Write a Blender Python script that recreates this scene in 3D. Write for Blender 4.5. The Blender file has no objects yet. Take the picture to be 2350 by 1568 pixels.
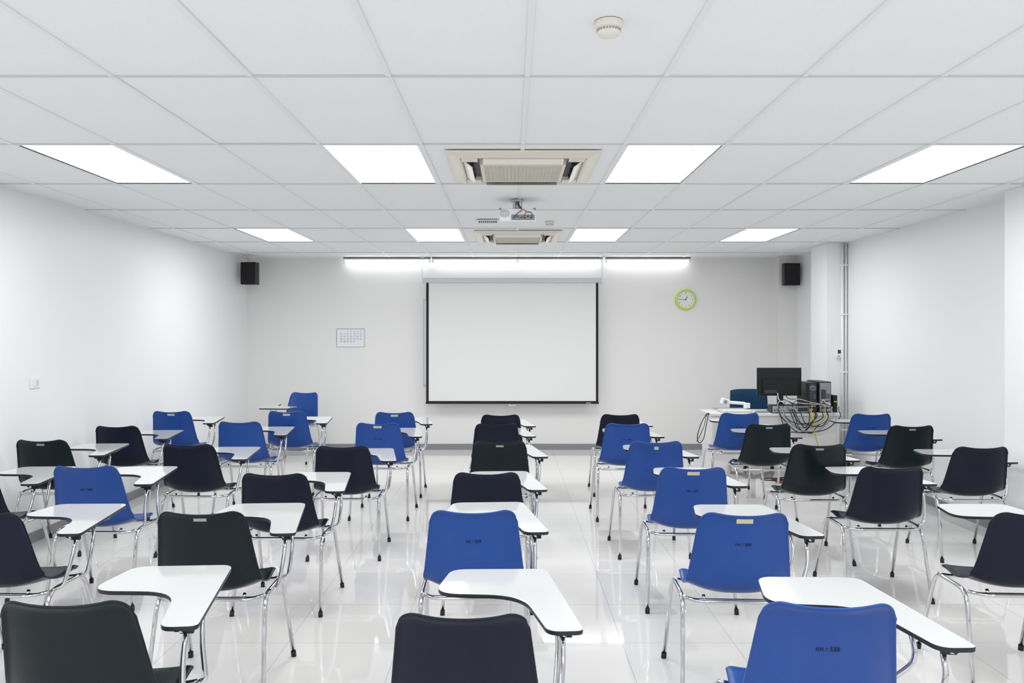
import bpy, math, random
from mathutils import Vector, Matrix
random.seed(4)
sc = bpy.context.scene
try:
    sc.view_settings.view_transform = 'Standard'
    sc.view_settings.look = 'None'
    sc.view_settings.exposure = 0.0
    sc.view_settings.gamma = 1.12
except Exception as e:
    print(e)

# ------------------------------------------------------------------ constants
F = 1790.0
CAMH = 1.656
CEIL = 2.776
XL, XR, YB, YR = -3.82, 4.10, 11.30, -2.85

# ------------------------------------------------------------------ materials
def mat(name, col, rough=0.5, metal=0.0, spec=0.5, emis=None, estr=0.0, coat=0.0):
    m = bpy.data.materials.new(name)
    m.use_nodes = True
    b = m.node_tree.nodes['Principled BSDF']
    b.inputs['Base Color'].default_value = (*col, 1)
    b.inputs['Roughness'].default_value = rough
    b.inputs['Metallic'].default_value = metal
    b.inputs['Specular IOR Level'].default_value = spec
    b.inputs['Coat Weight'].default_value = coat
    if emis:
        b.inputs['Emission Color'].default_value = (*emis, 1)
        b.inputs['Emission Strength'].default_value = estr
    return m

def add_noise(m, scale, amount, bump=0.0, detail=4.0, c2=None, dist=0.01):
    nt = m.node_tree; n = nt.nodes; l = nt.links
    b = n['Principled BSDF']
    tc = n.new('ShaderNodeTexCoord')
    no = n.new('ShaderNodeTexNoise'); no.inputs['Scale'].default_value = scale
    no.inputs['Detail'].default_value = detail
    l.new(tc.outputs['Object'], no.inputs['Vector'])
    base = tuple(b.inputs['Base Color'].default_value)
    mx = n.new('ShaderNodeMix'); mx.data_type = 'RGBA'
    mx.inputs['A'].default_value = base
    mx.inputs['B'].default_value = (*c2, 1) if c2 else tuple([c * (1 - amount) for c in base[:3]] + [1])
    l.new(no.outputs['Fac'], mx.inputs['Factor'])
    l.new(mx.outputs['Result'], b.inputs['Base Color'])
    if bump:
        bp = n.new('ShaderNodeBump'); bp.inputs['Strength'].default_value = bump
        bp.inputs['Distance'].default_value = dist
        l.new(no.outputs['Fac'], bp.inputs['Height'])
        l.new(bp.outputs['Normal'], b.inputs['Normal'])
    return m

M = {}
M['wall'] = add_noise(mat('wall_paint', (0.825, 0.835, 0.835), 0.42, spec=0.4), 1.2, 0.02)
M['wallback'] = add_noise(mat('wall_paint_warm', (0.775, 0.765, 0.75), 0.5, spec=0.3), 1.2, 0.02)
M['base'] = mat('baseboard_grey', (0.20, 0.205, 0.22), 0.4)
M['tile'] = add_noise(mat('ceiling_tile', (0.93, 0.94, 0.945), 0.85, spec=0.2), 160, 0.10, bump=0.22, detail=6, dist=0.002)
M['tbar'] = mat('ceiling_tbar', (0.84, 0.85, 0.85), 0.5)
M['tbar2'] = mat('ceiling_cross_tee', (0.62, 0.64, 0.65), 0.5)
M['white'] = mat('white_plastic', (0.80, 0.81, 0.81), 0.35)
M['whitedull'] = mat('white_metal', (0.55, 0.57, 0.59), 0.4)
M['cream'] = mat('cream_plastic', (0.74, 0.69, 0.59), 0.4)
M['cream2'] = mat('cream_dark', (0.36, 0.31, 0.25), 0.6)
M['creamvane'] = mat('cream_vane', (0.82, 0.79, 0.71), 0.4)
M['dark'] = mat('dark_void', (0.02, 0.022, 0.03), 0.6)
M['black'] = add_noise(mat('black_plastic', (0.008, 0.008, 0.009), 0.42, spec=.25), 30, 0.2)
M['greyplastic'] = mat('grey_plastic', (0.22, 0.23, 0.25), 0.45)
M['silver'] = mat('silver_metal', (0.5, 0.51, 0.53), 0.35, metal=0.7)
M['chrome'] = add_noise(mat('chrome', (0.60, 0.60, 0.62), 0.10, metal=1.0), 40, 0.10)
M['rubber'] = mat('black_rubber', (0.012, 0.012, 0.014), 0.6, spec=.25)
M['blue'] = add_noise(mat('blue_plastic', (0.0065, 0.050, 0.265), 0.32, spec=0.26), 9, 0.14, bump=0.03)
M['navy'] = add_noise(mat('navy_plastic', (0.0028, 0.0043, 0.016), 0.32, spec=0.16), 9, 0.15, bump=0.03)
M['green'] = add_noise(mat('dark_green_plastic', (0.0030, 0.0076, 0.0108), 0.32, spec=0.16), 9, 0.15, bump=0.03)
M['tabtop'] = mat('white_laminate', (0.64, 0.65, 0.65), 0.09, spec=0.5, coat=0.25)
M['tabedge'] = mat('dark_edge_band', (0.013, 0.015, 0.020), 0.45, spec=.25)
M['tabunder'] = mat('tablet_underside', (0.08, 0.08, 0.08), 0.6)
M['sticker'] = mat('cream_sticker', (0.52, 0.50, 0.33), 0.5)
M['stickerw'] = mat('pale_sticker', (0.30, 0.33, 0.33), 0.5)
M['ink'] = mat('black_ink', (0.003, 0.004, 0.012), 0.5, spec=.2)
M['screen'] = mat('projection_fabric', (0.74, 0.76, 0.745), 0.8, spec=0.1)
M['screenb'] = mat('screen_black_border', (0.012, 0.010, 0.012), 0.7, spec=.2)
M['lime'] = mat('lime_plastic', (0.50, 0.66, 0.06), 0.3)
M['face'] = mat('clock_face', (0.76, 0.77, 0.76), 0.4)
M['paper'] = mat('paper', (0.78, 0.80, 0.82), 0.7)
M['inkblue'] = mat('calendar_ink', (0.06, 0.065, 0.13), 0.6)
M['desk'] = add_noise(mat('desk_laminate', (0.70, 0.69, 0.68), 0.35), 3, 0.04)
M['teal'] = add_noise(mat('teal_fabric', (0.005, 0.035, 0.085), 0.85, spec=.2), 200, 0.3, bump=0.2)
M['yellow'] = mat('yellow_cable', (0.55, 0.42, 0.02), 0.45)
M['red'] = mat('red_cable', (0.25, 0.03, 0.02), 0.45)
M['tubeglow'] = mat('fluorescent_tube', (1, 1, 1), 0.4, emis=(0.97, 0.99, 1.0), estr=10)
M['diffuser'] = mat('light_diffuser', (1, 1, 1), 0.4, emis=(0.965, 0.985, 1.0), estr=13.3)
M['louvre'] = mat('louvre_white', (0.93, 0.94, 0.96), 0.3)

# floor: polished tiles
def floor_mat():
    m = mat('polished_floor_tile', (0.80, 0.79, 0.78), 0.06, spec=0.75)
    nt = m.node_tree; n = nt.nodes; l = nt.links; b = n['Principled BSDF']
    tc = n.new('ShaderNodeTexCoord')
    br = n.new('ShaderNodeTexBrick')
    br.offset = 0.0; br.squash = 1.0
    br.inputs['Scale'].default_value = 1.0
    br.inputs['Brick Width'].default_value = 0.6
    br.inputs['Row Height'].default_value = 0.6
    br.inputs['Mortar Size'].default_value = 0.0022
    br.inputs['Mortar Smooth'].default_value = 0.1
    br.inputs['Color1'].default_value = (0.725, 0.708, 0.69, 1)
    br.inputs['Color2'].default_value = (0.71, 0.693, 0.676, 1)
    br.inputs['Mortar'].default_value = (0.48, 0.465, 0.45, 1)
    l.new(tc.outputs['Object'], br.inputs['Vector'])
    l.new(br.outputs['Color'], b.inputs['Base Color'])
    no = n.new('ShaderNodeTexNoise'); no.inputs['Scale'].default_value = 1.3
    l.new(tc.outputs['Object'], no.inputs['Vector'])
    mr = n.new('ShaderNodeMapRange')
    mr.inputs['To Min'].default_value = 0.01; mr.inputs['To Max'].default_value = 0.06
    l.new(no.outputs['Fac'], mr.inputs['Value'])
    l.new(mr.outputs['Result'], b.inputs['Roughness'])
    return m
M['floor'] = floor_mat()

# ------------------------------------------------------------------ mesh builder
class MB:
    def __init__(s):
        s.v = []; s.f = []; s.m = []; s.sm = []; s.mats = []
    def mi(s, k):
        if k not in s.mats: s.mats.append(k)
        return s.mats.index(k)
    def face(s, idx, k, smooth=False):
        s.f.append(tuple(idx)); s.m.append(s.mi(k)); s.sm.append(smooth)
    def box(s, x0, x1, y0, y1, z0, z1, k, mtx=None):
        b = len(s.v)
        pts = [(x0,y0,z0),(x1,y0,z0),(x1,y1,z0),(x0,y1,z0),(x0,y0,z1),(x1,y0,z1),(x1,y1,z1),(x0,y1,z1)]
        for p in pts:
            p = Vector(p)
            if mtx: p = mtx @ p
            s.v.append(tuple(p))
        for q in [(0,3,2,1),(4,5,6,7),(0,1,5,4),(1,2,6,5),(2,3,7,6),(3,0,4,7)]:
            s.face([b+i for i in q], k)
    def cbox(s, c, d, k, rot=None):
        mt = Matrix.Translation(Vector(c))
        if rot: mt = mt @ rot
        s.box(-d[0]/2, d[0]/2, -d[1]/2, d[1]/2, -d[2]/2, d[2]/2, k, mt)
    def tube(s, pts, r, k, seg=10, smoothn=0, caps=True):
        pts = [Vector(p) for p in pts]
        if smoothn: pts = catmull(pts, smoothn)
        n = len(pts); b = len(s.v)
        t0 = (pts[1]-pts[0]).normalized()
        up = Vector((0,0,1)) if abs(t0.z) < 0.9 else Vector((1,0,0))
        nrm = (up - t0*up.dot(t0)).normalized()
        for i in range(n):
            if i == 0: t = pts[1]-pts[0]
            elif i == n-1: t = pts[-1]-pts[-2]
            else: t = (pts[i+1]-pts[i]).normalized() + (pts[i]-pts[i-1]).normalized()
            t.normalize()
            nrm = (nrm - t*nrm.dot(t)).normalized()
            bn = t.cross(nrm)
            rr = r[i] if isinstance(r, (list, tuple)) else r
            for j in range(seg):
                a = 2*math.pi*j/seg
                s.v.append(tuple(pts[i] + (nrm*math.cos(a)+bn*math.sin(a))*rr))
        for i in range(n-1):
            for j in range(seg):
                j2 = (j+1) % seg
                s.face((b+i*seg+j, b+i*seg+j2, b+(i+1)*seg+j2, b+(i+1)*seg+j), k, True)
        if caps:
            s.face([b+j for j in range(seg)][::-1], k)
            s.face([b+(n-1)*seg+j for j in range(seg)], k)
    def cyl(s, p0, p1, r, k, seg=24):
        s.tube([p0, p1], r, k, seg)
    def prism(s, outline, z0, z1, ktop, kside, kbot, mtx=None):
        b = len(s.v); n = len(outline)
        for z in (z0, z1):
            for (x, y) in outline:
                p = Vector((x, y, z))
                if mtx: p = mtx @ p
                s.v.append(tuple(p))
        s.face([b+i for i in range(n)][::-1], kbot)
        s.face([b+n+i for i in range(n)], ktop)
        for i in range(n):
            j = (i+1) % n
            s.face((b+i, b+j, b+n+j, b+n+i), kside, True)
    def mesh(s, name):
        me = bpy.data.meshes.new(name)
        me.from_pydata(s.v, [], s.f)
        for k in s.mats: me.materials.append(M[k])
        for i, p in enumerate(me.polygons):
            p.material_index = s.m[i]; p.use_smooth = s.sm[i]
        me.update()
        return me
    def obj(s, name, parent=None, loc=(0,0,0), bevel=0.0, rotz=0.0):
        o = bpy.data.objects.new(name, s.mesh(name))
        sc.collection.objects.link(o)
        o.location = loc; o.rotation_euler[2] = rotz
        if parent: o.parent = parent
        if bevel:
            md = o.modifiers.new('bevel', 'BEVEL'); md.width = bevel; md.segments = 2
            md.limit_method = 'ANGLE'; md.angle_limit = math.radians(40)
        return o

def catmull(pts, n):
    out = []
    for i in range(len(pts)-1):
        p0 = pts[max(i-1,0)]; p1 = pts[i]; p2 = pts[i+1]; p3 = pts[min(i+2,len(pts)-1)]
        for j in range(n):
            t = j/n
            out.append(0.5*((2*p1)+(p2-p0)*t+(2*p0-5*p1+4*p2-p3)*t*t+(3*p1-p0-3*p2+p3)*t**3))
    out.append(pts[-1])
    return out

def fillet(pts, r, n=5):
    pts = [Vector(p) for p in pts]
    out = [pts[0]]
    for i in range(1, len(pts)-1):
        a = pts[i-1]-pts[i]; c = pts[i+1]-pts[i]
        d = min(r, a.length*0.48, c.length*0.48)
        A = pts[i]+a.normalized()*d; C = pts[i]+c.normalized()*d
        for j in range(n+1):
            t = j/n
            out.append(A*(1-t)**2 + pts[i]*2*t*(1-t) + C*t*t)
    out.append(pts[-1])
    return out

def round_poly(pr, n=7):
    out = []
    N = len(pr)
    for i in range(N):
        x, y, r = pr[i]
        p = Vector((x, y)); a = Vector(pr[i-1][:2])-p; c = Vector(pr[(i+1)%N][:2])-p
        d = min(r, a.length*0.49, c.length*0.49)
        A = p+a.normalized()*d; C = p+c.normalized()*d
        for j in range(n+1):
            t = j/n
            q = A*(1-t)**2 + p*2*t*(1-t) + C*t*t
            out.append((q.x, q.y))
    return out

def empty(name, loc=(0,0,0), rotz=0.0, scale=(1,1,1)):
    e = bpy.data.objects.new(name, None)
    sc.collection.objects.link(e)
    e.location = loc; e.rotation_euler[2] = rotz; e.scale = scale
    e.empty_display_size = 0.1
    return e

def text(body, name, size, k, parent, loc, rot, extrude=0.0, align='CENTER'):
    cu = bpy.data.curves.new(name, 'FONT')
    cu.body = body; cu.size = size; cu.extrude = extrude
    cu.align_x = align; cu.align_y = 'CENTER'
    cu.materials.append(M[k])
    o = bpy.data.objects.new(name, cu)
    sc.collection.objects.link(o)
    o.parent = parent; o.location = loc; o.rotation_euler = rot
    return o

# ------------------------------------------------------------------ room shell
def wall(name, *a, k='wall'):
    m = MB(); m.box(*a, k); return m.obj(name)
T = 0.15
wall('wall_back', XL-T, XR+T, YB, YB+T, 0, CEIL+0.1, k='wallback')
wall('wall_left', XL-T, XL, YR-T, YB, 0, CEIL+0.1)
wall('wall_right', XR, XR+T, YR-T, YB, 0, CEIL+0.1)
wall('wall_rear', XL, XR, YR-T, YR, 0, CEIL+0.1)
m = MB(); m.box(XL-T, XR+T, YR-T, YB+T, -0.1, 0, 'floor'); m.obj('floor')
# pillars
PX = 3.85
pill = [(5.55, 6.08), (9.50, 10.0), (11.17, YB), (1.6, 2.15)]
for i, (a, b) in enumerate(pill):
    wall('pillar' if i == 0 else 'pillar.%03d' % i, PX-(0.01 if i == 2 else 0), XR, a, b, 0, CEIL+0.005, k='wall' if i != 2 else 'wallback')
# baseboards
bh, bt = 0.085, 0.012
wall('baseboard_back', XL, PX-0.01, YB-bt, YB, 0, bh, k='base')
wall('baseboard_left', XL, XL+bt, YR, YB-bt, 0, bh, k='base')
m = MB()
ys = YR
for (a, b) in sorted(pill):
    m.box(XR-bt, XR, ys, a, 0, bh, 'base')
    m.box(PX-bt, PX, a-bt, min(b+bt, YB-bt), 0, bh, 'base')
    m.box(PX, XR-bt, a-bt, a, 0, bh, 'base')
    if b < YB: m.box(PX, XR-bt, b, b+bt, 0, bh, 'base')
    ys = b
m.obj('baseboard_right')
wall('baseboard_rear', XL+bt, XR-bt, YR, YR+bt, 0, bh, k='base')

# ceiling tiles (0.6 x 1.2) with T bars
gx = [0.072+0.6*i for i in range(-8, 9)]
gx = [XL]+[x for x in gx if XL+0.05 < x < XR-0.05]+[XR]
gy = [3.38+1.2*i for i in range(-6, 8)]
gy = [YR]+[y for y in gy if YR+0.05 < y < YB-0.05]+[YB]
lights = []
for ly in (-2.62, 0.98, 4.58, 8.18):
    for lx in (-2.928, -1.128, 0.672, 2.472):
        lights.append((lx, ly))
def is_light(x0, y0):
    return any(abs(x0-a) < 0.05 and abs(y0-b) < 0.05 for a, b in lights)
m = MB()
for i in range(len(gx)-1):
    for j in range(len(gy)-1):
        if is_light(gx[i], gy[j]): continue
        b = len(m.v); dz = random.uniform(0, 0.002)
        m.v += [(gx[i], gy[j], CEIL+0.006+dz), (gx[i], gy[j+1], CEIL+0.006+dz), (gx[i+1], gy[j+1], CEIL+0.006+dz), (gx[i+1], gy[j], CEIL+0.006+dz)]
        m.face((b, b+1, b+2, b+3), 'tile')
m.box(XL-T, XR+T, YR-T, YB+T, CEIL+0.12, CEIL+0.2, 'tile')
m.obj('ceiling')
m = MB()
for x in gx[1:-1]: m.box(x-0.012, x+0.012, YR, YB, CEIL, CEIL+0.007, 'tbar')
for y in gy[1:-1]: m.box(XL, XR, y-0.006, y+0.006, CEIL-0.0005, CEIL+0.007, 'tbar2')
m.box(XL, XL+0.02, YR, YB, CEIL-0.002, CEIL+0.007, 'tbar')
m.box(XR-0.02, XR, YR, YB, CEIL-0.002, CEIL+0.007, 'tbar')
m.box(XL, XR, YB-0.02, YB, CEIL-0.002, CEIL+0.007, 'tbar')
m.obj('trim_1')

# troffers
def troffer_parts():
    hx, hy = 0.3, 0.6
    m = MB()
    i0x, i0y = 0.276, 0.578
    m.box(-hx+.012, -i0x, -hy+.006, hy-.006, 0.0, 0.008, 'tbar'); m.box(i0x, hx-.012, -hy+.006, hy-.006, 0.0, 0.008, 'tbar')
    m.box(-i0x, i0x, -hy+.006, -i0y, 0.0, 0.008, 'tbar'); m.box(-i0x, i0x, i0y, hy-.006, 0.0, 0.008, 'tbar')
    m.box(-i0x-.004, -i0x, -i0y, i0y, 0.0, 0.05, 'louvre'); m.box(i0x, i0x+.004, -i0y, i0y, 0.0, 0.05, 'louvre')
    m.box(-i0x, i0x, -i0y-.004, -i0y, 0.0, 0.05, 'louvre'); m.box(-i0x, i0x, i0y, i0y+.004, 0.0, 0.05, 'louvre')
    m.box(-hx+.012, hx-.012, -hy+.012, hy-.012, 0.05, 0.06, 'louvre')
    d = MB()
    d.v = [(-i0x, -i0y, 0.012), (-i0x, i0y, 0.012), (i0x, i0y, 0.012), (i0x, -i0y, 0.012)]
    d.face((0, 1, 2, 3), 'diffuser')
    return m.mesh('troffer_housing'), d.mesh('troffer_diffuser')
tm, td = troffer_parts()
for (lx, ly) in lights:
    e = empty('recessed_ceiling_light', (lx+0.3, ly+0.6, CEIL))
    for nm, me in (('housing', tm), ('diffuser', td)):
        o = bpy.data.objects.new(nm, me); sc.collection.objects.link(o); o.parent = e

# ------------------------------------------------------------------ AC cassettes
def cassette(x, y):
    e = empty('ceiling_air_conditioner', (x, y, CEIL))
    m = MB(); h = 0.475
    i1 = 0.39
    out = [(-h,-h),(h,-h),(h,h),(-h,h)]; inn = [(-i1,-i1),(i1,-i1),(i1,i1),(-i1,i1)]
    b = len(m.v)
    for (px, py) in out: m.v.append((px, py, 0.0))
    for (px, py) in out: m.v.append((px*.985, py*.985, -0.012))
    for (px, py) in inn: m.v.append((px*1.04, py*1.04, -0.03))
    for (px, py) in inn: m.v.append((px, py, -0.03))
    for (px, py) in inn: m.v.append((px*.97, py*.97, 0.0))
    for r in range(4):
        for i in range(4):
            j = (i+1) % 4
            m.face((b+r*4+i, b+r*4+j, b+(r+1)*4+j, b+(r+1)*4+i), 'cream')
    m.obj('frame', e)
    m = MB()
    m.box(-.385, .385, -.385, .385, -0.004, 0.0, 'cream2')
    for s in (-1, 1):
        m.box(-.26, .26, s*.33-.045, s*.33+.045, -0.010, -0.003, 'dark')
        m.box(s*.33-.045, s*.33+.045, -.26, .26, -0.010, -0.003, 'dark')
    for sx in (-1, 1):
        for sy in (-1, 1):
            m.cbox((sx*.335, sy*.335, -0.016), (.10, .10, .028), 'cream')
    m.obj('air_slots', e)
    m = MB()
    for s in (-1, 1):
        R = Matrix.Rotation(-math.radians(24) if s < 0 else math.radians(38), 4, 'X')
        m.cbox((0, s*.352 if s > 0 else -.345, -0.040), (.50, .060, .006), 'creamvane', R)
        R = Matrix.Rotation(-s*math.radians(38), 4, 'Y')
        m.cbox((s*.35, 0, -0.035), (.070, .50, .008), 'creamvane', R)
        for t in (-.17, 0, .17):
            m.cbox((t, s*.325, -0.025), (.006, .02, .03), 'dark'); m.cbox((s*.325, t, -0.025), (.02, .006, .03), 'dark')
    m.obj('vanes', e, bevel=0.002)
    m = MB()
    g = 0.270; z0 = -.046
    m.box(-g, g, -g, -g+.02, z0, -0.004, 'cream'); m.box(-g, g, g-.02, g, z0, -0.004, 'cream')
    m.box(-g, -g+.02, -g+.02, g-.02, z0, -0.004, 'cream'); m.box(g-.02, g, -g+.02, g-.02, z0, -0.004, 'cream')
    m.box(-g+.02, g-.02, -g+.02, g-.02, -0.024, -0.01, 'cream2')
    n = 20
    for i in range(n):
        y0 = -g+.02+(2*g-.04)*(i+.5)/n
        m.box(-g+.02, g-.02, y0-.005, y0+.005, -0.040, -0.030, 'cream')
    for i in range(1, 20):
        x0 = -g+.02+(2*g-.04)*i/20
        m.box(x0-.002, x0+.002, -g+.02, g-.02, -0.040, -0.026, 'cream')
    m.obj('intake_grille', e)
cassette(0.078, 5.19)
cassette(0.078, 8.80)

# ------------------------------------------------------------------ ceiling projector
e = empty('ceiling_projector', (0.055, 6.47, CEIL))
m = MB()
m.cyl((0, 0, 0), (0, 0, -0.012), 0.055, 'whitedull'); m.cyl((0, 0, -.01), (0, 0, -0.09), 0.018, 'silver', 16)
m.cbox((-.03, 0, -0.055), (.015, .05, .07), 'whitedull'); m.cbox((.035, 0, -0.05), (.012, .05, .05), 'whitedull')
m.obj('mount', e)
m = MB()
out = round_poly([(-.148, -.11, .03), (.148, -.11, .03), (.148, .11, .05), (-.148, .11, .05)])
m.prism(out, -0.19, -0.085, 'whitedull', 'white', 'white')
o = m.obj('body', e, bevel=0.006)
m = MB()
m.box(-.05, .14, -.114, -.108, -.180, -.135, 'greyplastic')
for i, (px, k) in enumerate([(-.03, 'inkblue'), (0.0, 'inkblue'), (.025, 'red'), (.04, 'yellow'), (.06, 'dark'), (.085, 'dark'), (.11, 'dark')]):
    m.cbox((px, -.115, -.162+0.012*(i % 2)), (.014, .008, .008), k)
for i in range(3): m.tube([( -.105+.014*math.cos(a)*(i+1)*.9, -.1115, -.125+.014*math.sin(a)*(i+1)*.7) for a in [2*math.pi*q/20 for q in range(21)]], .0016, 'greyplastic', 5)
m.cbox((-.14, -.105, -.088), (.02, .03, .012), 'greyplastic'); m.cbox((.14, -.105, -.088), (.02, .03, .012), 'greyplastic')
m.obj('connector_panel', e)
m = MB()
m.tube([(0.0, -.05, -.03), (.02, -.10, -.08), (.07, -.135, -.11), (.05, -.13, -.15), (.025, -.115, -.16)], .0035, 'red', 6, 6)
m.tube([(0.0, -.05, -.02), (.05, -.09, -.10), (.11, -.13, -.12), (.12, -.13, -.15), (.11, -.115, -.16)], .0035, 'dark', 6, 6)
m.tube([(0.01, -.05, -.04), (.03, -.11, -.10), (.01, -.14, -.12), (-.02, -.13, -.15), (-.03, -.115, -.16)], .0035, 'dark', 6, 6)
m.obj('cables', e)
m = MB(); m.cyl((-.07, .105, -.14), (-.07, .135, -.14), .035, 'dark'); m.obj('lens', e)

# ceiling vent + sensor + smoke detector
e = empty('ceiling_vent', (-.225, 7.64, CEIL))
m = MB(); w, d = .11, .10
m.box(-w, w, -d, -d+.02, -.008, 0, 'white'); m.box(-w, w, d-.02, d, -.008, 0, 'white')
m.box(-w, -w+.02, -d+.02, d-.02, -.008, 0, 'white'); m.box(w-.02, w, -d+.02, d-.02, -.008, 0, 'white')
m.box(-w+.02, w-.02, -d+.02, d-.02, -.003, 0, 'dark')
for i in range(1, 9):
    x = -w+.02+(2*w-.04)*i/9
    m.box(x-.003, x+.003, -d+.02, d-.02, -.006, -.003, 'white')
m.obj('grille', e)

def lathe(m, prof, k, seg=40, c=(0, 0, 0)):
    b = len(m.v)
    for (r, z) in prof:
        for j in range(seg):
            a = 2*math.pi*j/seg
            m.v.append((c[0]+r*math.cos(a), c[1]+r*math.sin(a), c[2]+z))
    for i in range(len(prof)-1):
        for j in range(seg):
            j2 = (j+1) % seg
            m.face((b+i*seg+j, b+i*seg+j2, b+(i+1)*seg+j2, b+(i+1)*seg+j), k, True)
def smoke(name, x, y, s=1.0):
    e = empty(name, (x, y, CEIL))
    m = MB()
    lathe(m, [(.050*s, 0.004), (.050*s, -.012*s), (.046*s, -.018*s), (.042*s, -.02*s)], 'cream' if s < 1 else 'creamvane')
    lathe(m, [(.042*s, -.02*s), (.042*s, -.034*s), (.036*s, -.043*s), (.012*s, -.046*s), (0.001, -.046*s)], 'creamvane')
    m.obj('body', e)
    m = MB()
    for i in range(24):
        a = 2*math.pi*i/24
        R = Matrix.Translation((0, 0, -.028*s)) @ Matrix.Rotation(a, 4, 'Z')
        m.box(.0405*s, .0435*s, -.0035*s, .0035*s, -.004*s, .004*s, 'cream2', R)
    m.obj('vents', e)
smoke('smoke_detector', 0.352, 2.80)
smoke('ceiling_motion_sensor', 0.385, 7.72, 0.9)

# ------------------------------------------------------------------ batten lights on the back wall
for i, (a, b) in enumerate([(-2.40, -1.15), (-1.13, 1.32), (1.36, 2.58)]):
    e = empty('fluorescent_batten_light', ((a+b)/2, 11.20, CEIL-.024))
    L = (b-a)/2
    m = MB()
    m.box(-L, L, -.03, .03, 0.008, 0.022, 'screenb')
    m.box(-L+.01, L-.01, -.022, .022, -.012, 0.008, 'white')
    n = 2 if L > 1 else 1
    for q in range(n+1):
        xx = -L+.015+(2*L-.03)*q/n
        m.box(xx-.012, xx+.012, -.015, .015, -.05, -.010, 'white')
    m.obj('fitting', e)
    m = MB()
    for q in range(n):
        x0 = -L+.03+(2*L-.03)*q/n; x1 = -L+(2*L-.03)*(q+1)/n-.0
        m.tube([(x0, 0, -.033), (x1, 0, -.033)], .0135, 'tubeglow', 8)
    m.obj('tube', e)

# ------------------------------------------------------------------ projection screen
e = empty('projection_screen', (0.022, 11.10, 0))
m = MB()
m.box(-1.275, 1.275, -.035, .04, 2.405, 2.475, 'whitedull')
m.box(-1.285, -1.27, -.04, .045, 2.395, 2.485, 'white'); m.box(1.27, 1.285, -.04, .045, 2.395, 2.485, 'white')
m.obj('casing', e, bevel=0.012)
m = MB()
m.box(-1.188, 1.190, -.002, .002, .715, 2.41, 'screen')
m.obj('fabric', e)
m = MB()
m.box(-1.225, -1.188, -.0025, .0025, .715, 2.41, 'screenb'); m.box(1.190, 1.225, -.0025, .0025, .715, 2.41, 'screenb')
m.box(-1.225, 1.225, -.0025, .0025, .700, .722, 'screenb')
m.obj('border', e)
m = MB(); m.box(-1.232, 1.232, -.012, .012, .682, .708, 'screenb')
m.box(1.05, 1.12, -.014, -.011, .689, .701, 'stickerw')
m.obj('bottom_bar', e, bevel=.003)
m = MB()
m.tube([(-.02, 0, .685), (-.045, -.002, .665), (0, -.004, .655), (.045, -.002, .665), (.02, 0, .685)], .005, 'white', 8, 6)
m.obj('pull_handle', e)
m = MB()
for s in (-1.28, 1.28):
    pts = []
    for q in range(13):
        pts.append((s+.006*((q % 2)*2-1), .0, CEIL-.012-q*.0245))
    m.tube(pts, .004, 'silver', 6)
    m.box(s-.02, s+.02, -.02, .02, CEIL-.012, CEIL-.0005, 'whitedull')
m.obj('hanging_chain', e)

e = empty('whiteboard', (0, YB-.004, 0))
m = MB()
m.box(-1.268, 1.268, -.022, 0, .93, 2.185, 'whitedull'); m.box(-1.245, 1.245, -.025, -.02, .955, 2.16, 'white')
m.obj('board', e, bevel=.003)

# ------------------------------------------------------------------ calendar
e = empty('wall_calendar', (-2.32, YB-.002, 1.62))
m = MB()
w, h = .203, .133
m.box(-w, w, -.003, .0, -h-.016, h, 'paper')
m.obj('sheet', e)
m = MB()
for a in ((-w, w, h-.006, h), (-w, w, -h, -h+.005), (-w, -w+.005, -h, h), (w-.005, w, -h, h)):
    m.box(a[0], a[1], -.0042, -.003, a[2], a[3], 'inkblue')
m.obj('border_lines', e)
n = 1
for r in range(6):
    for c in range(7):
        if (r == 0 and c < 2) or n > 31: continue
        text(str(n), 'day_%d' % n, .030, 'inkblue', e, (-.135+.047*c, -.0045, .095-.037*r), (math.pi/2, 0, 0)); n += 1

# ------------------------------------------------------------------ clock
e = empty('wall_clock', (2.53, YB, 2.174))
m = MB()
lathe(m, [(.150, 0), (.153, .02), (.146, .036), (.134, .04), (.124, .034), (.120, .02)], 'lime', 56)
lathe(m, [(.121, .020), (0.0005, .020)], 'face', 56)
o = m.obj('case', e); o.rotation_euler[0] = math.pi/2
for i in range(1, 13):
    a = math.radians(90-30*i)
    text(str(i), 'numeral_%d' % i, .030, 'ink', e, (.098*math.cos(a), -.0215, .098*math.sin(a)), (math.pi/2, 0, 0))
m = MB()
def hand(ang, L, w):
    R = Matrix.Rotation(math.radians(ang), 4, 'Y')
    m.box(-w, w, -.026, -.024, -.015, L, 'ink', R)
hand(26, .058, .0032); hand(-90, .088, .0025)
m.cyl((0, -.021, 0), (0, -.029, 0), .007, 'ink', 16)
m.obj('hands', e)

# ------------------------------------------------------------------ speakers
def speaker(x, y, z, rz, armx, army):
    e = empty('wall_speaker', (x, y, z), rz)
    m = MB(); m.prism(round_poly([(-.115, -.075, .01), (.115, -.075, .01), (.09, .085, .02), (-.09, .085, .02)], 3), -.155, .155, 'black', 'black', 'black')
    m.obj('cabinet', e, bevel=.006)
    m = MB(); m.box(-.10, .10, -.083, -.074, -.14, .14, 'screenb')
    m.obj('grille', e, bevel=.004)
    m = MB()
    m.tube(fillet([(0, .08, 0), (armx*.5, .11, 0), (armx, army, 0)], .03), .010, 'dark', 8)
    m.cbox((armx, army, 0), (.03, .05, .08), 'dark')
    m.obj('bracket', e)
speaker(-3.635, 10.90, 2.52, math.radians(-12), -.15, .12)
speaker(3.94, 11.0, 2.515, math.radians(4), 0, .145)

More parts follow.
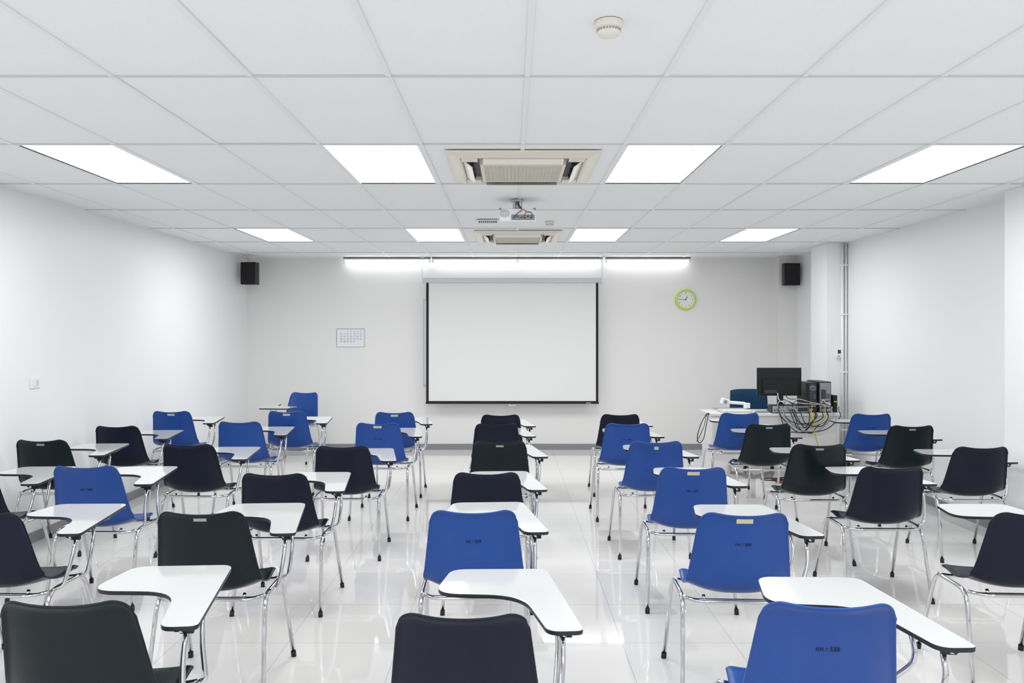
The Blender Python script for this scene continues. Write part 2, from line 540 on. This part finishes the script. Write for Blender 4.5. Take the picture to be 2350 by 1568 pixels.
# switch, thermostat, conduits
e = empty('light_switch', (XL, 6.26, 1.275))
m = MB(); m.box(0, .010, -.065, .065, -.042, .042, 'white'); m.obj('plate', e, bevel=.003)
m = MB(); m.box(.010, .015, -.028, -.001, -.024, .024, 'white'); m.box(.010, .015, .001, .028, -.024, .024, 'whitedull'); m.obj('rockers', e, bevel=.001)
e = empty('thermostat', (3.985, 9.50, 1.44))
m = MB(); m.box(-.037, .037, -.025, 0, -.06, .06, 'white'); m.obj('housing', e, bevel=.004)
m = MB(); m.box(-.012, .026, -.0265, -.025, -.005, .040, 'dark'); m.box(-.012, .012, -.028, -.025, -.045, -.03, 'greyplastic'); m.obj('display', e)
for (px, r) in ((4.032, .016), (4.075, .013)):
    e = empty('wall_conduit', (px, 9.50-r-.003, 0))
    m = MB(); m.cyl((0, 0, .0), (0, 0, CEIL), r, 'white', 16)
    for z in (.5, 1.2, 1.9, 2.5): m.box(-r-.005, r+.005, -r-.002, r+.003, z, z+.02, 'white')
    m.obj('pipe', e)

# ------------------------------------------------------------------ tablet arm chair
prof = [(-.002, .880), (.012, .835), (.030, .76), (.045, .68), (.058, .60), (.074, .545), (.105, .505), (.15, .485), (.22, .476), (.30, .477), (.38, .486), (.43, .490), (.465, .482), (.485, .462)]
pp = catmull([Vector((0, a, b)) for a, b in prof], 10)
cum = [0]
for i in range(1, len(pp)): cum.append(cum[-1]+(pp[i]-pp[i-1]).length)
LEN = cum[-1]
def P(p):
    d = max(0, min(1, p))*LEN
    for i in range(1, len(pp)):
        if cum[i] >= d:
            t = (d-cum[i-1])/max(1e-9, cum[i]-cum[i-1])
            q = pp[i-1].lerp(pp[i], t); tn = (pp[min(i+1, len(pp)-1)]-pp[max(i-2, 0)]).normalized()
            return q, tn
    return pp[-1], (pp[-1]-pp[-2]).normalized()
def lerpt(tab, x):
    for i in range(1, len(tab)):
        if x <= tab[i][0]:
            t = (x-tab[i-1][0])/(tab[i][0]-tab[i-1][0])
            return tab[i-1][1]*(1-t)+tab[i][1]*t
    return tab[-1][1]
HW = [(0, .189), (.46, .234), (.6, .232), (.8, .222), (1, .205)]
EO = [(0, .026), (.12, .033), (.25, .044), (.38, .060), (.46, .068), (.55, .058), (.66, .040), (.75, .026), (1, .012)]
def shell_pt(s, p):
    a = abs(s)
    k = max(0, (a-.72)/.28)
    p0 = (.060*(1-math.sqrt(max(0, 1-k*k))) + .010*(max(0, 1-(a/.7)**2)))/LEN
    p1 = 1-(.055*(1-math.sqrt(max(0, 1-k*k))))/LEN
    q = p0+(p1-p0)*p
    c, t = P(q)
    n = Vector((0, -t.z, t.y))
    off = lerpt(EO, q)*a**2.6
    ls = max(0, (a-.88)/.12); lt = max(0, 1-p/.04)
    le = min(1.0, math.sqrt(ls*ls+lt*lt))
    off -= .011*le*le
    return Vector((s*lerpt(HW, q), c.y, c.z)) + n*off
def shell_mesh(k):
    m = MB(); NS, NP = 40, 52
    ss = [math.sin(math.pi/2*(-1+2*i/NS))*.35+(-1+2*i/NS)*.65 for i in range(NS+1)]
    ps = [(j/NP)**1.15 for j in range(NP+1)]
    for p in ps:
        for s_ in ss: m.v.append(tuple(shell_pt(s_, p)))
    W = NS+1
    for j in range(NP):
        for i in range(NS):
            m.face((j*W+i, j*W+i+1, (j+1)*W+i+1, (j+1)*W+i), k, True)
    return m.mesh('seat_shell_'+k)
shells = {k: shell_mesh(k) for k in ('blue', 'navy', 'green')}

_cache = {}
def frame_mesh(dx, dy):
    key = ('f', dx, dy)
    if key in _cache: return _cache[key]
    m = MB(); r = .0105
    for s in (-1, 1):
        pts = fillet([(s*.262, .055, .025), (s*.243, .15, .462), (s*.243, .44, .462), (s*.262, .585, .025)], .07, 6)
        m.tube(pts, r, 'chrome', 10)
        m.tube([(s*.262, .055, .03), (s*.2635, .050, .0)], .0135, 'rubber', 10)
        m.tube([(s*.262, .585, .03), (s*.2635, .590, .0)], .0135, 'rubber', 10)
    for y in (.135, .42):
        m.tube(fillet([(-.243, y+.02 if y < .3 else y, .462), (-.20, y, .452), (.20, y, .452), (.243, y+.02 if y < .3 else y, .462)], .03, 4), .009, 'chrome', 8)
    m.tube(fillet([(-.240, .17, .455), (-.19, .085, .462), (.19, .085, .462), (.240, .17, .455)], .05, 5), .008, 'chrome', 8)
    m.tube(fillet([(.243, .19, .462), (.285+dx*.3, .20, .475), (.305+dx, .235+dy, .60), (.305+dx, .27+dy, .712)], .05, 6), .0095, 'chrome', 10)
    m.tube(fillet([(.243, .40, .462), (.285+dx*.3, .40, .475), (.298+dx, .42+dy, .60), (.285+dx, .46+dy, .712)], .05, 6), .0095, 'chrome', 10)
    m.tube([(.310+dx, .215+dy, .714), (.275+dx, .62+dy, .714)], .0095, 'chrome', 10)
    m.cbox((.307+dx, .24+dy, .714), (.04, .05, .014), 'rubber'); m.cbox((.285+dx, .50+dy, .714), (.035, .05, .014), 'rubber')
    m.tube([(.295+dx, .25+dy, .700), (.335+dx, .25+dy, .700)], .011, 'rubber', 10)
    for s in (-1, 1):
        m.tube([(s*.15, .135, .452), (s*.15, .15, .472)], .008, 'chrome', 8)
        m.tube([(s*.15, .42, .452), (s*.15, .42, .482)], .008, 'chrome', 8)
    _cache[key] = m.mesh('chrome_frame')
    return _cache[key]
def tablet_mesh(dx, dy):
    key = ('t', dx, dy)
    if key in _cache: return _cache[key]
    m = MB()
    out = round_poly([(-.115, .83, .06), (.265, .845, .05), (.372, .185, .03), (.255, .175, .045), (.170, .52, .13), (-.155, .535, .10)], 8)
    out = [(x+dx, y+dy) for x, y in out[::-1]]
    A = sum(out[i][0]*out[(i+1) % len(out)][1]-out[(i+1) % len(out)][0]*out[i][1] for i in range(len(out)))
    if A < 0: out = out[::-1]
    m.prism(out, .722, .738, 'tabtop', 'tabedge', 'tabunder')
    _cache[key] = m.mesh('writing_tablet')
    return _cache[key]

def back_at(z):
    for i in range(0, 600):
        c, t = P(i/1000)
        if c.z <= z: return c, t
    return P(.2)

Z0 = (0.0, 0.0)
chairs = [
 (142, 1381, 'green', 0, 0, None, (-.05, .0)), (-57, 1178, 'navy', 0, 0, None, Z0), (458, 1175, 'green', 0, 2, None, Z0),
 (192, 1070, 'blue', 0, 0, 'ศก / 698', (-.05, 0)), (627, 1087, 'navy', 0, 0, None, Z0), (430, 1020, 'navy', 0, 0, None, Z0),
 (92, 1010, 'green', 0, 2, None, Z0), (-95, 1072, 'navy', 0, 0, None, Z0), (266, 978, 'navy', 0, 0, None, Z0),
 (392, 944, 'blue', 0, 1, None, Z0), (548, 968, 'blue', 0, 0, None, Z0), (657, 944, 'blue', 0, 1, 'ศก / 561', Z0),
 (785, 1024, 'navy', 0, 0, None, Z0), (866, 971, 'blue', 0, 1, 'ศก / 562', Z0), (905, 946, 'blue', 0, 1, None, Z0),
 (1060, 1410, 'navy', 0, 0, None, (0, .06)), (1086, 1172, 'blue', 0, 0, 'ศก / 559', (-.02, 0)), (1117, 1085, 'navy', 0, 0, None, Z0),
 (1147, 1013, 'green', 0, 2, None, Z0), (1139, 973, 'navy', 0, 0, None, Z0), (1149, 952, 'navy', 0, 0, None, Z0),
 (1908, 1385, 'blue', -3, 0, 'ศก / 558', (.075, -.12)), (1710, 1178, 'blue', -3, 1, 'ศก / 564', (.045, 0)), (1592, 1073, 'blue', -1.5, 1, 'ศก / 557', Z0),
 (1507, 1013, 'blue', 0, 3, None, Z0), (1441, 972, 'blue', 0, 0, 'ศก / 560', Z0), (1424, 951, 'navy', 0, 0, None, Z0),
 (2385, 1178, 'navy', -3, 0, None, (.05, 0)), (2050, 1072, 'navy', 0, 0, None, Z0), (1882, 1020, 'green', 0, 2, None, Z0),
 (1766, 973, 'green', 0, 2, None, Z0), (1699, 948, 'blue', 0, 0, 'ศก / 565', Z0), (2256, 1026, 'navy', -3, 0, None, Z0),
 (2095, 977, 'green', 0, 2, None, Z0), (2002, 950, 'blue', 0, 0, 'ศก / 566', Z0),
]
def chair(x, y, col, yaw, label, txt, tof, zs=1.0):
    e = empty('tablet_arm_chair', (x, y, 0), math.radians(yaw), (1, 1, zs))
    o = bpy.data.objects.new('seat_shell', shells[col]); sc.collection.objects.link(o); o.parent = e
    md = o.modifiers.new('thick', 'SOLIDIFY'); md.thickness = .007; md.offset = 0
    o = bpy.data.objects.new('chrome_frame', frame_mesh(*tof)); sc.collection.objects.link(o); o.parent = e
    o = bpy.data.objects.new('writing_tablet', tablet_mesh(*tof)); sc.collection.objects.link(o); o.parent = e
    md = o.modifiers.new('bevel', 'BEVEL'); md.width = .0025; md.segments = 2; md.limit_method = 'ANGLE'
    if label:
        c, t = back_at(.845 if label != 3 else .83)
        nrm = Vector((0, -t.z, t.y)); pos = c-nrm*.0055
        m = MB(); w, h = {1: (.036, .011), 2: (.028, .007), 3: (.016, .012)}[label]
        m.box(-w, w, -.001, .001, -h, h, 'sticker' if label != 2 else 'stickerw')
        q = m.obj('label_sticker', e, tuple(pos)); q.rotation_euler = (math.atan2(t.y, -t.z), 0, 0)
    if txt:
        c, t = back_at(.735)
        nrm = Vector((0, -t.z, t.y)); pos = c-nrm*.0055
        text(txt, 'inventory_number', .020, 'ink', e, tuple(pos), (math.pi/2+math.atan2(t.y, -t.z), 0, 0), extrude=.0003)
for (px, py, col, yaw, lab, txt, tof) in chairs:
    zs = .968 if col == 'navy' else 1.0
    Z = F*(CAMH-.88*zs)/(py-770.0)
    X = (px-1172.0)*Z/F
    chair(X, Z, col, yaw+random.uniform(-1.5, 1.5), lab, txt, tof, zs)
chair(-2.80, 10.62, 'blue', 180-8, 0, None, Z0)

# ------------------------------------------------------------------ teacher desk
DX0, DX1, DY0, DY1, DZ = 2.29, 3.80, 8.93, 9.47, .76
e = empty('teacher_desk', (0, 0, 0))
m = MB()
m.box(DX0, DX1, DY0, DY1, DZ-.028, DZ, 'desk')
m.obj('desktop', e, bevel=.003)
m = MB()
m.box(DX0+.03, DX0+.055, DY0+.03, DY1-.02, 0, DZ-.028, 'desk'); m.box(DX1-.055, DX1-.03, DY0+.03, DY1-.02, 0, DZ-.028, 'desk')
m.box(DX0+.055, DX1-.055, DY0+.04, DY0+.06, .22, DZ-.028, 'desk')
m.box(DX1-.5, DX1-.055, DY0+.07, DY1-.04, .10, DZ-.03, 'desk')
m.obj('panels', e)

e = empty('computer_monitor', (3.165, 9.20, DZ))
m = MB(); m.box(-.262, .262, -.012, .012, .185, .515, 'black'); m.obj('panel', e, bevel=.006)
m = MB(); m.box(-.20, .20, -.035, -.012, .20, .38, 'black'); m.box(-.18, -.02, -.037, -.034, .215, .255, 'dark'); m.obj('rear_housing', e, bevel=.01)
m = MB(); m.box(-.035, .035, -.05, -.02, .015, .27, 'black'); m.box(-.12, .12, -.10, .09, 0, .015, 'black'); m.obj('stand', e, bevel=.005)
m = MB(); m.box(-.255, .255, .0121, .013, .195, .505, 'dark'); m.obj('display', e)

def tower(name, x0, x1, y0, y1, h, k):
    e = empty(name, (x0, y0, DZ)); w = x1-x0; d = y1-y0
    m = MB(); m.box(0, w, 0, d, 0, h, 'black'); m.obj('case', e, bevel=.004)
    m = MB()
    m.box(.01, w-.01, -.004, 0, .012, h-.012, k)
    m.box(.02, w*.55, -.007, -.003, h*.45, h*.75, 'dark')
    for rr in (.035, .025, .014):
        m.tube([(w*.5+rr*math.cos(a), -.008, h*.82+rr*.8*math.sin(a)) for a in [2*math.pi*q/18 for q in range(19)]], .0015, 'silver', 4)
    for i in range(6): m.box(.02, w-.02, -.008, -.003, .03+i*.02, .040+i*.02, 'dark' if i % 2 else 'silver')
    m.box(w*.6, w-.02, -.008, -.003, h*.46, h*.62, 'inkblue')
    m.obj('rear_panel', e)
tower('computer_tower', 3.455, 3.56, 9.06, 9.42, .345, 'dark')
tower('computer_tower', 3.57, 3.71, 9.03, 9.40, .36, 'greyplastic')
e = empty('power_adapter_box', (3.745, 9.05, DZ))
m = MB(); m.box(0, .045, 0, .2, 0, .2, 'black'); m.box(.006, .040, -.002, 0, .12, .135, 'yellow'); m.obj('case', e, bevel=.003)

e = empty('av_amplifier', (3.0, 8.96, DZ))
m = MB(); m.box(0, .44, 0, .13, .0, .095, 'black'); m.obj('case', e, bevel=.004)
m = MB(); m.box(.008, .432, -.003, 0, .01, .085, 'silver')
for i in range(8): m.cyl((.03+i*.05, -.003, .035+.03*(i % 2)), (.03+i*.05, -.012, .035+.03*(i % 2)), .008, 'dark', 12)
m.box(.3, .41, -.005, -.002, .02, .07, 'dark')
m.obj('rear_connectors', e)

e = empty('document_camera', (2.62, 9.12, DZ))
m = MB(); m.prism(round_poly([(-.18, -.13, .03), (.17, -.13, .03), (.17, .11, .03), (-.18, .11, .03)], 5), 0, .03, 'white', 'whitedull', 'white'); m.obj('base', e, bevel=.005)
m = MB(); m.tube([(.14, .03, .03), (.13, .02, .09), (.05, .0, .105), (-.06, -.02, .115), (-.12, -.03, .13)], .018, 'white', 12, 8)
m.obj('arm', e)
m = MB(); m.cbox((-.125, -.03, .125), (.085, .09, .07), 'white', Matrix.Rotation(.3, 4, 'Y')); m.cyl((-.13, -.075, .125), (-.13, -.09, .125), .024, 'greyplastic', 20)
m.cbox((.14, 0, .075), (.07, .05, .06), 'white'); m.obj('head', e, bevel=.012)
e = empty('remote_control', (2.90, 9.02, DZ)); m = MB(); m.box(-.07, .07, -.022, .022, 0, .018, 'greyplastic')
for q in range(5): m.box(-.055+q*.025, -.04+q*.025, -.012, .012, .018, .021, 'dark')
m.obj('body', e, bevel=.003)
e = empty('keyboard', (2.62, 9.36, DZ))
m = MB(); m.box(-.2, .2, -.06, .06, 0, .018, 'whitedull')
for a in range(14):
    for b in range(4): m.box(-.19+a*.027, -.167+a*.027, -.05+b*.026, -.028+b*.026, .018, .023, 'greyplastic')
m.obj('keys', e)

e = empty('cable_bundle', (0, 0, 0))
rnd = random.Random(11)
m = MB()
def hang(x0, z0, x1, z1, drop, y, k, r=.005):
    pts = [(x0, 8.942, z0), (x0+.01, 8.925, DZ+.035), (x0+.02, y, DZ-.03)]
    n = 4
    for i in range(1, n):
        t = i/n
        pts.append((x0+(x1-x0)*t+rnd.uniform(-.03, .03), y+rnd.uniform(-.015, .01), DZ-.05-drop*4*t*(1-t)+rnd.uniform(-.02, .02)))
    pts += [(x1, y, DZ-.03), (x1, 8.925, DZ+.03), (x1+.01, 8.942, z1)]
    m.tube(pts, r, k, 6, 6)
for i in range(10):
    x0 = rnd.uniform(3.05, 3.35); x1 = rnd.uniform(3.4, 3.76)
    hang(x0, DZ+.05, x1, DZ+.08, rnd.uniform(.04, .17), 8.885+rnd.uniform(-.012, .008), rnd.choice(['rubber', 'rubber', 'rubber', 'greyplastic']), .0055)
hang(3.42, DZ+.05, 3.6, DZ+.10, .07, 8.88, 'yellow', .005)
m.tube([(3.46, 8.942, DZ+.09), (3.44, 8.93, DZ+.04), (3.44, 8.885, .66), (3.47, 8.88, .5), (3.50, 8.88, .38), (3.48, 8.89, .30)], .006, 'yellow', 6, 6)
for i in range(7):
    a = rnd.uniform(3.05, 3.6); b = rnd.uniform(3.4, 3.75)
    m.tube([(a, 8.942, DZ+.07), (a+.03, 8.93, DZ+.12+rnd.uniform(0, .05)), ((a+b)/2, 8.91, DZ+.06+rnd.uniform(0, .08)), (b, 8.93, DZ+.10), (b, 8.94, DZ+.13)], .004, rnd.choice(['rubber', 'whitedull', 'rubber']), 6, 6)
m.obj('cables', e)
e = empty('monitor_cable', (0, 0, 0))
m = MB()
m.tube([(3.13, 9.145, DZ+.22), (3.13, 9.09, DZ+.14), (3.20, 9.02, DZ+.11), (3.30, 8.98, DZ+.105)], .005, 'whitedull', 6, 6)
m.tube([(3.22, 9.145, DZ+.22), (3.24, 9.10, DZ+.16), (3.34, 9.0, DZ+.16), (3.46, 9.03, DZ+.16)], .005, 'rubber', 6, 6)
m.obj('leads', e)
e = empty('hanging_cable', (0, 0, 0))
m = MB()
m.tube([(2.282, 8.96, DZ-.004), (2.25, 8.965, DZ-.01), (2.19, 8.97, DZ-.12), (2.15, 8.98, DZ-.26), (2.17, 8.99, DZ-.34), (2.22, 8.99, DZ-.30), (2.25, 8.98, DZ-.15), (2.270, 8.97, DZ-.03), (2.283, 8.965, DZ-.006)], .005, 'rubber', 6, 8)
m.tube([(2.283, 8.99, DZ-.006), (2.25, 8.97, DZ-.03), (2.22, 8.97, DZ-.16), (2.14, 8.98, DZ-.33)], .004, 'rubber', 6, 8)
m.obj('loop', e)
e = empty('floor_cable_coil', (2.98, 8.78, 0))
m = MB()
for i in range(6):
    r0 = rnd.uniform(.06, .16); cx = rnd.uniform(-.1, .25)
    m.tube([(cx+r0*math.cos(a), r0*.5*math.sin(a)+rnd.uniform(-.004, .004), .008+i*.009) for a in [2*math.pi*q/24 for q in range(25)]], .007, rnd.choice(['red', 'rubber', 'red']), 6)
m.obj('coil', e)

e = empty('office_chair', (3.04, 9.86, 0))
m = MB()
NS, NP = 18, 12
for sgn in (0, 1):
    b = len(m.v)
    for j in range(NP+1):
        for i in range(NS+1):
            s_ = -1+2*i/NS; t = j/NP
            w = .255-.02*t
            edge = (1-abs(s_)**5)*(1-abs(2*t-1)**6)
            th = .030*edge**.5
            yy = .12-.04*s_*s_*1.0+(-th if sgn == 0 else th)
            m.v.append((s_*w, yy+.03*t, .50+.47*t-.02*abs(s_)**4*(1 if t > .5 else -1)))
    for j in range(NP):
        for i in range(NS):
            q = (b+j*(NS+1)+i, b+j*(NS+1)+i+1, b+(j+1)*(NS+1)+i+1, b+(j+1)*(NS+1)+i)
            m.face(q if sgn == 0 else q[::-1], 'teal', True)
m.obj('backrest', e)
m = MB(); m.prism(round_poly([(-.25, -.30, .08), (.25, -.30, .08), (.23, .12, .08), (-.23, .12, .08)], 6), .43, .50, 'teal', 'teal', 'black'); m.obj('seat', e, bevel=.02)
m = MB(); m.cyl((0, -.08, .10), (0, -.08, .43), .03, 'black', 16)
for i in range(5):
    a = 2*math.pi*i/5+.3
    p = (.28*math.cos(a), -.08+.28*math.sin(a))
    m.tube([(0, -.08, .12), (p[0], p[1], .075)], .02, 'black', 8)
    m.cyl((p[0]-.015, p[1], .028), (p[0]+.015, p[1], .028), .028, 'rubber', 14)
m.tube([(0, -.05, .44), (0, .14, .42), (0, .17, .60)], .02, 'black', 8, 4)
m.obj('base', e)

# ------------------------------------------------------------------ world + camera
w = bpy.data.worlds.new('world'); sc.world = w; w.use_nodes = True
w.node_tree.nodes['Background'].inputs[0].default_value = (.8, .85, .9, 1)
w.node_tree.nodes['Background'].inputs[1].default_value = .3

cd = bpy.data.cameras.new('camera'); co = bpy.data.objects.new('camera', cd)
sc.collection.objects.link(co)
co.location = (0, 0, CAMH); co.rotation_euler = (math.pi/2, 0, 0)
cd.sensor_width = 36; cd.lens = F/2350*36
cd.shift_y = -14/2350; cd.shift_x = 3/2350
cd.clip_start = .05
sc.camera = co
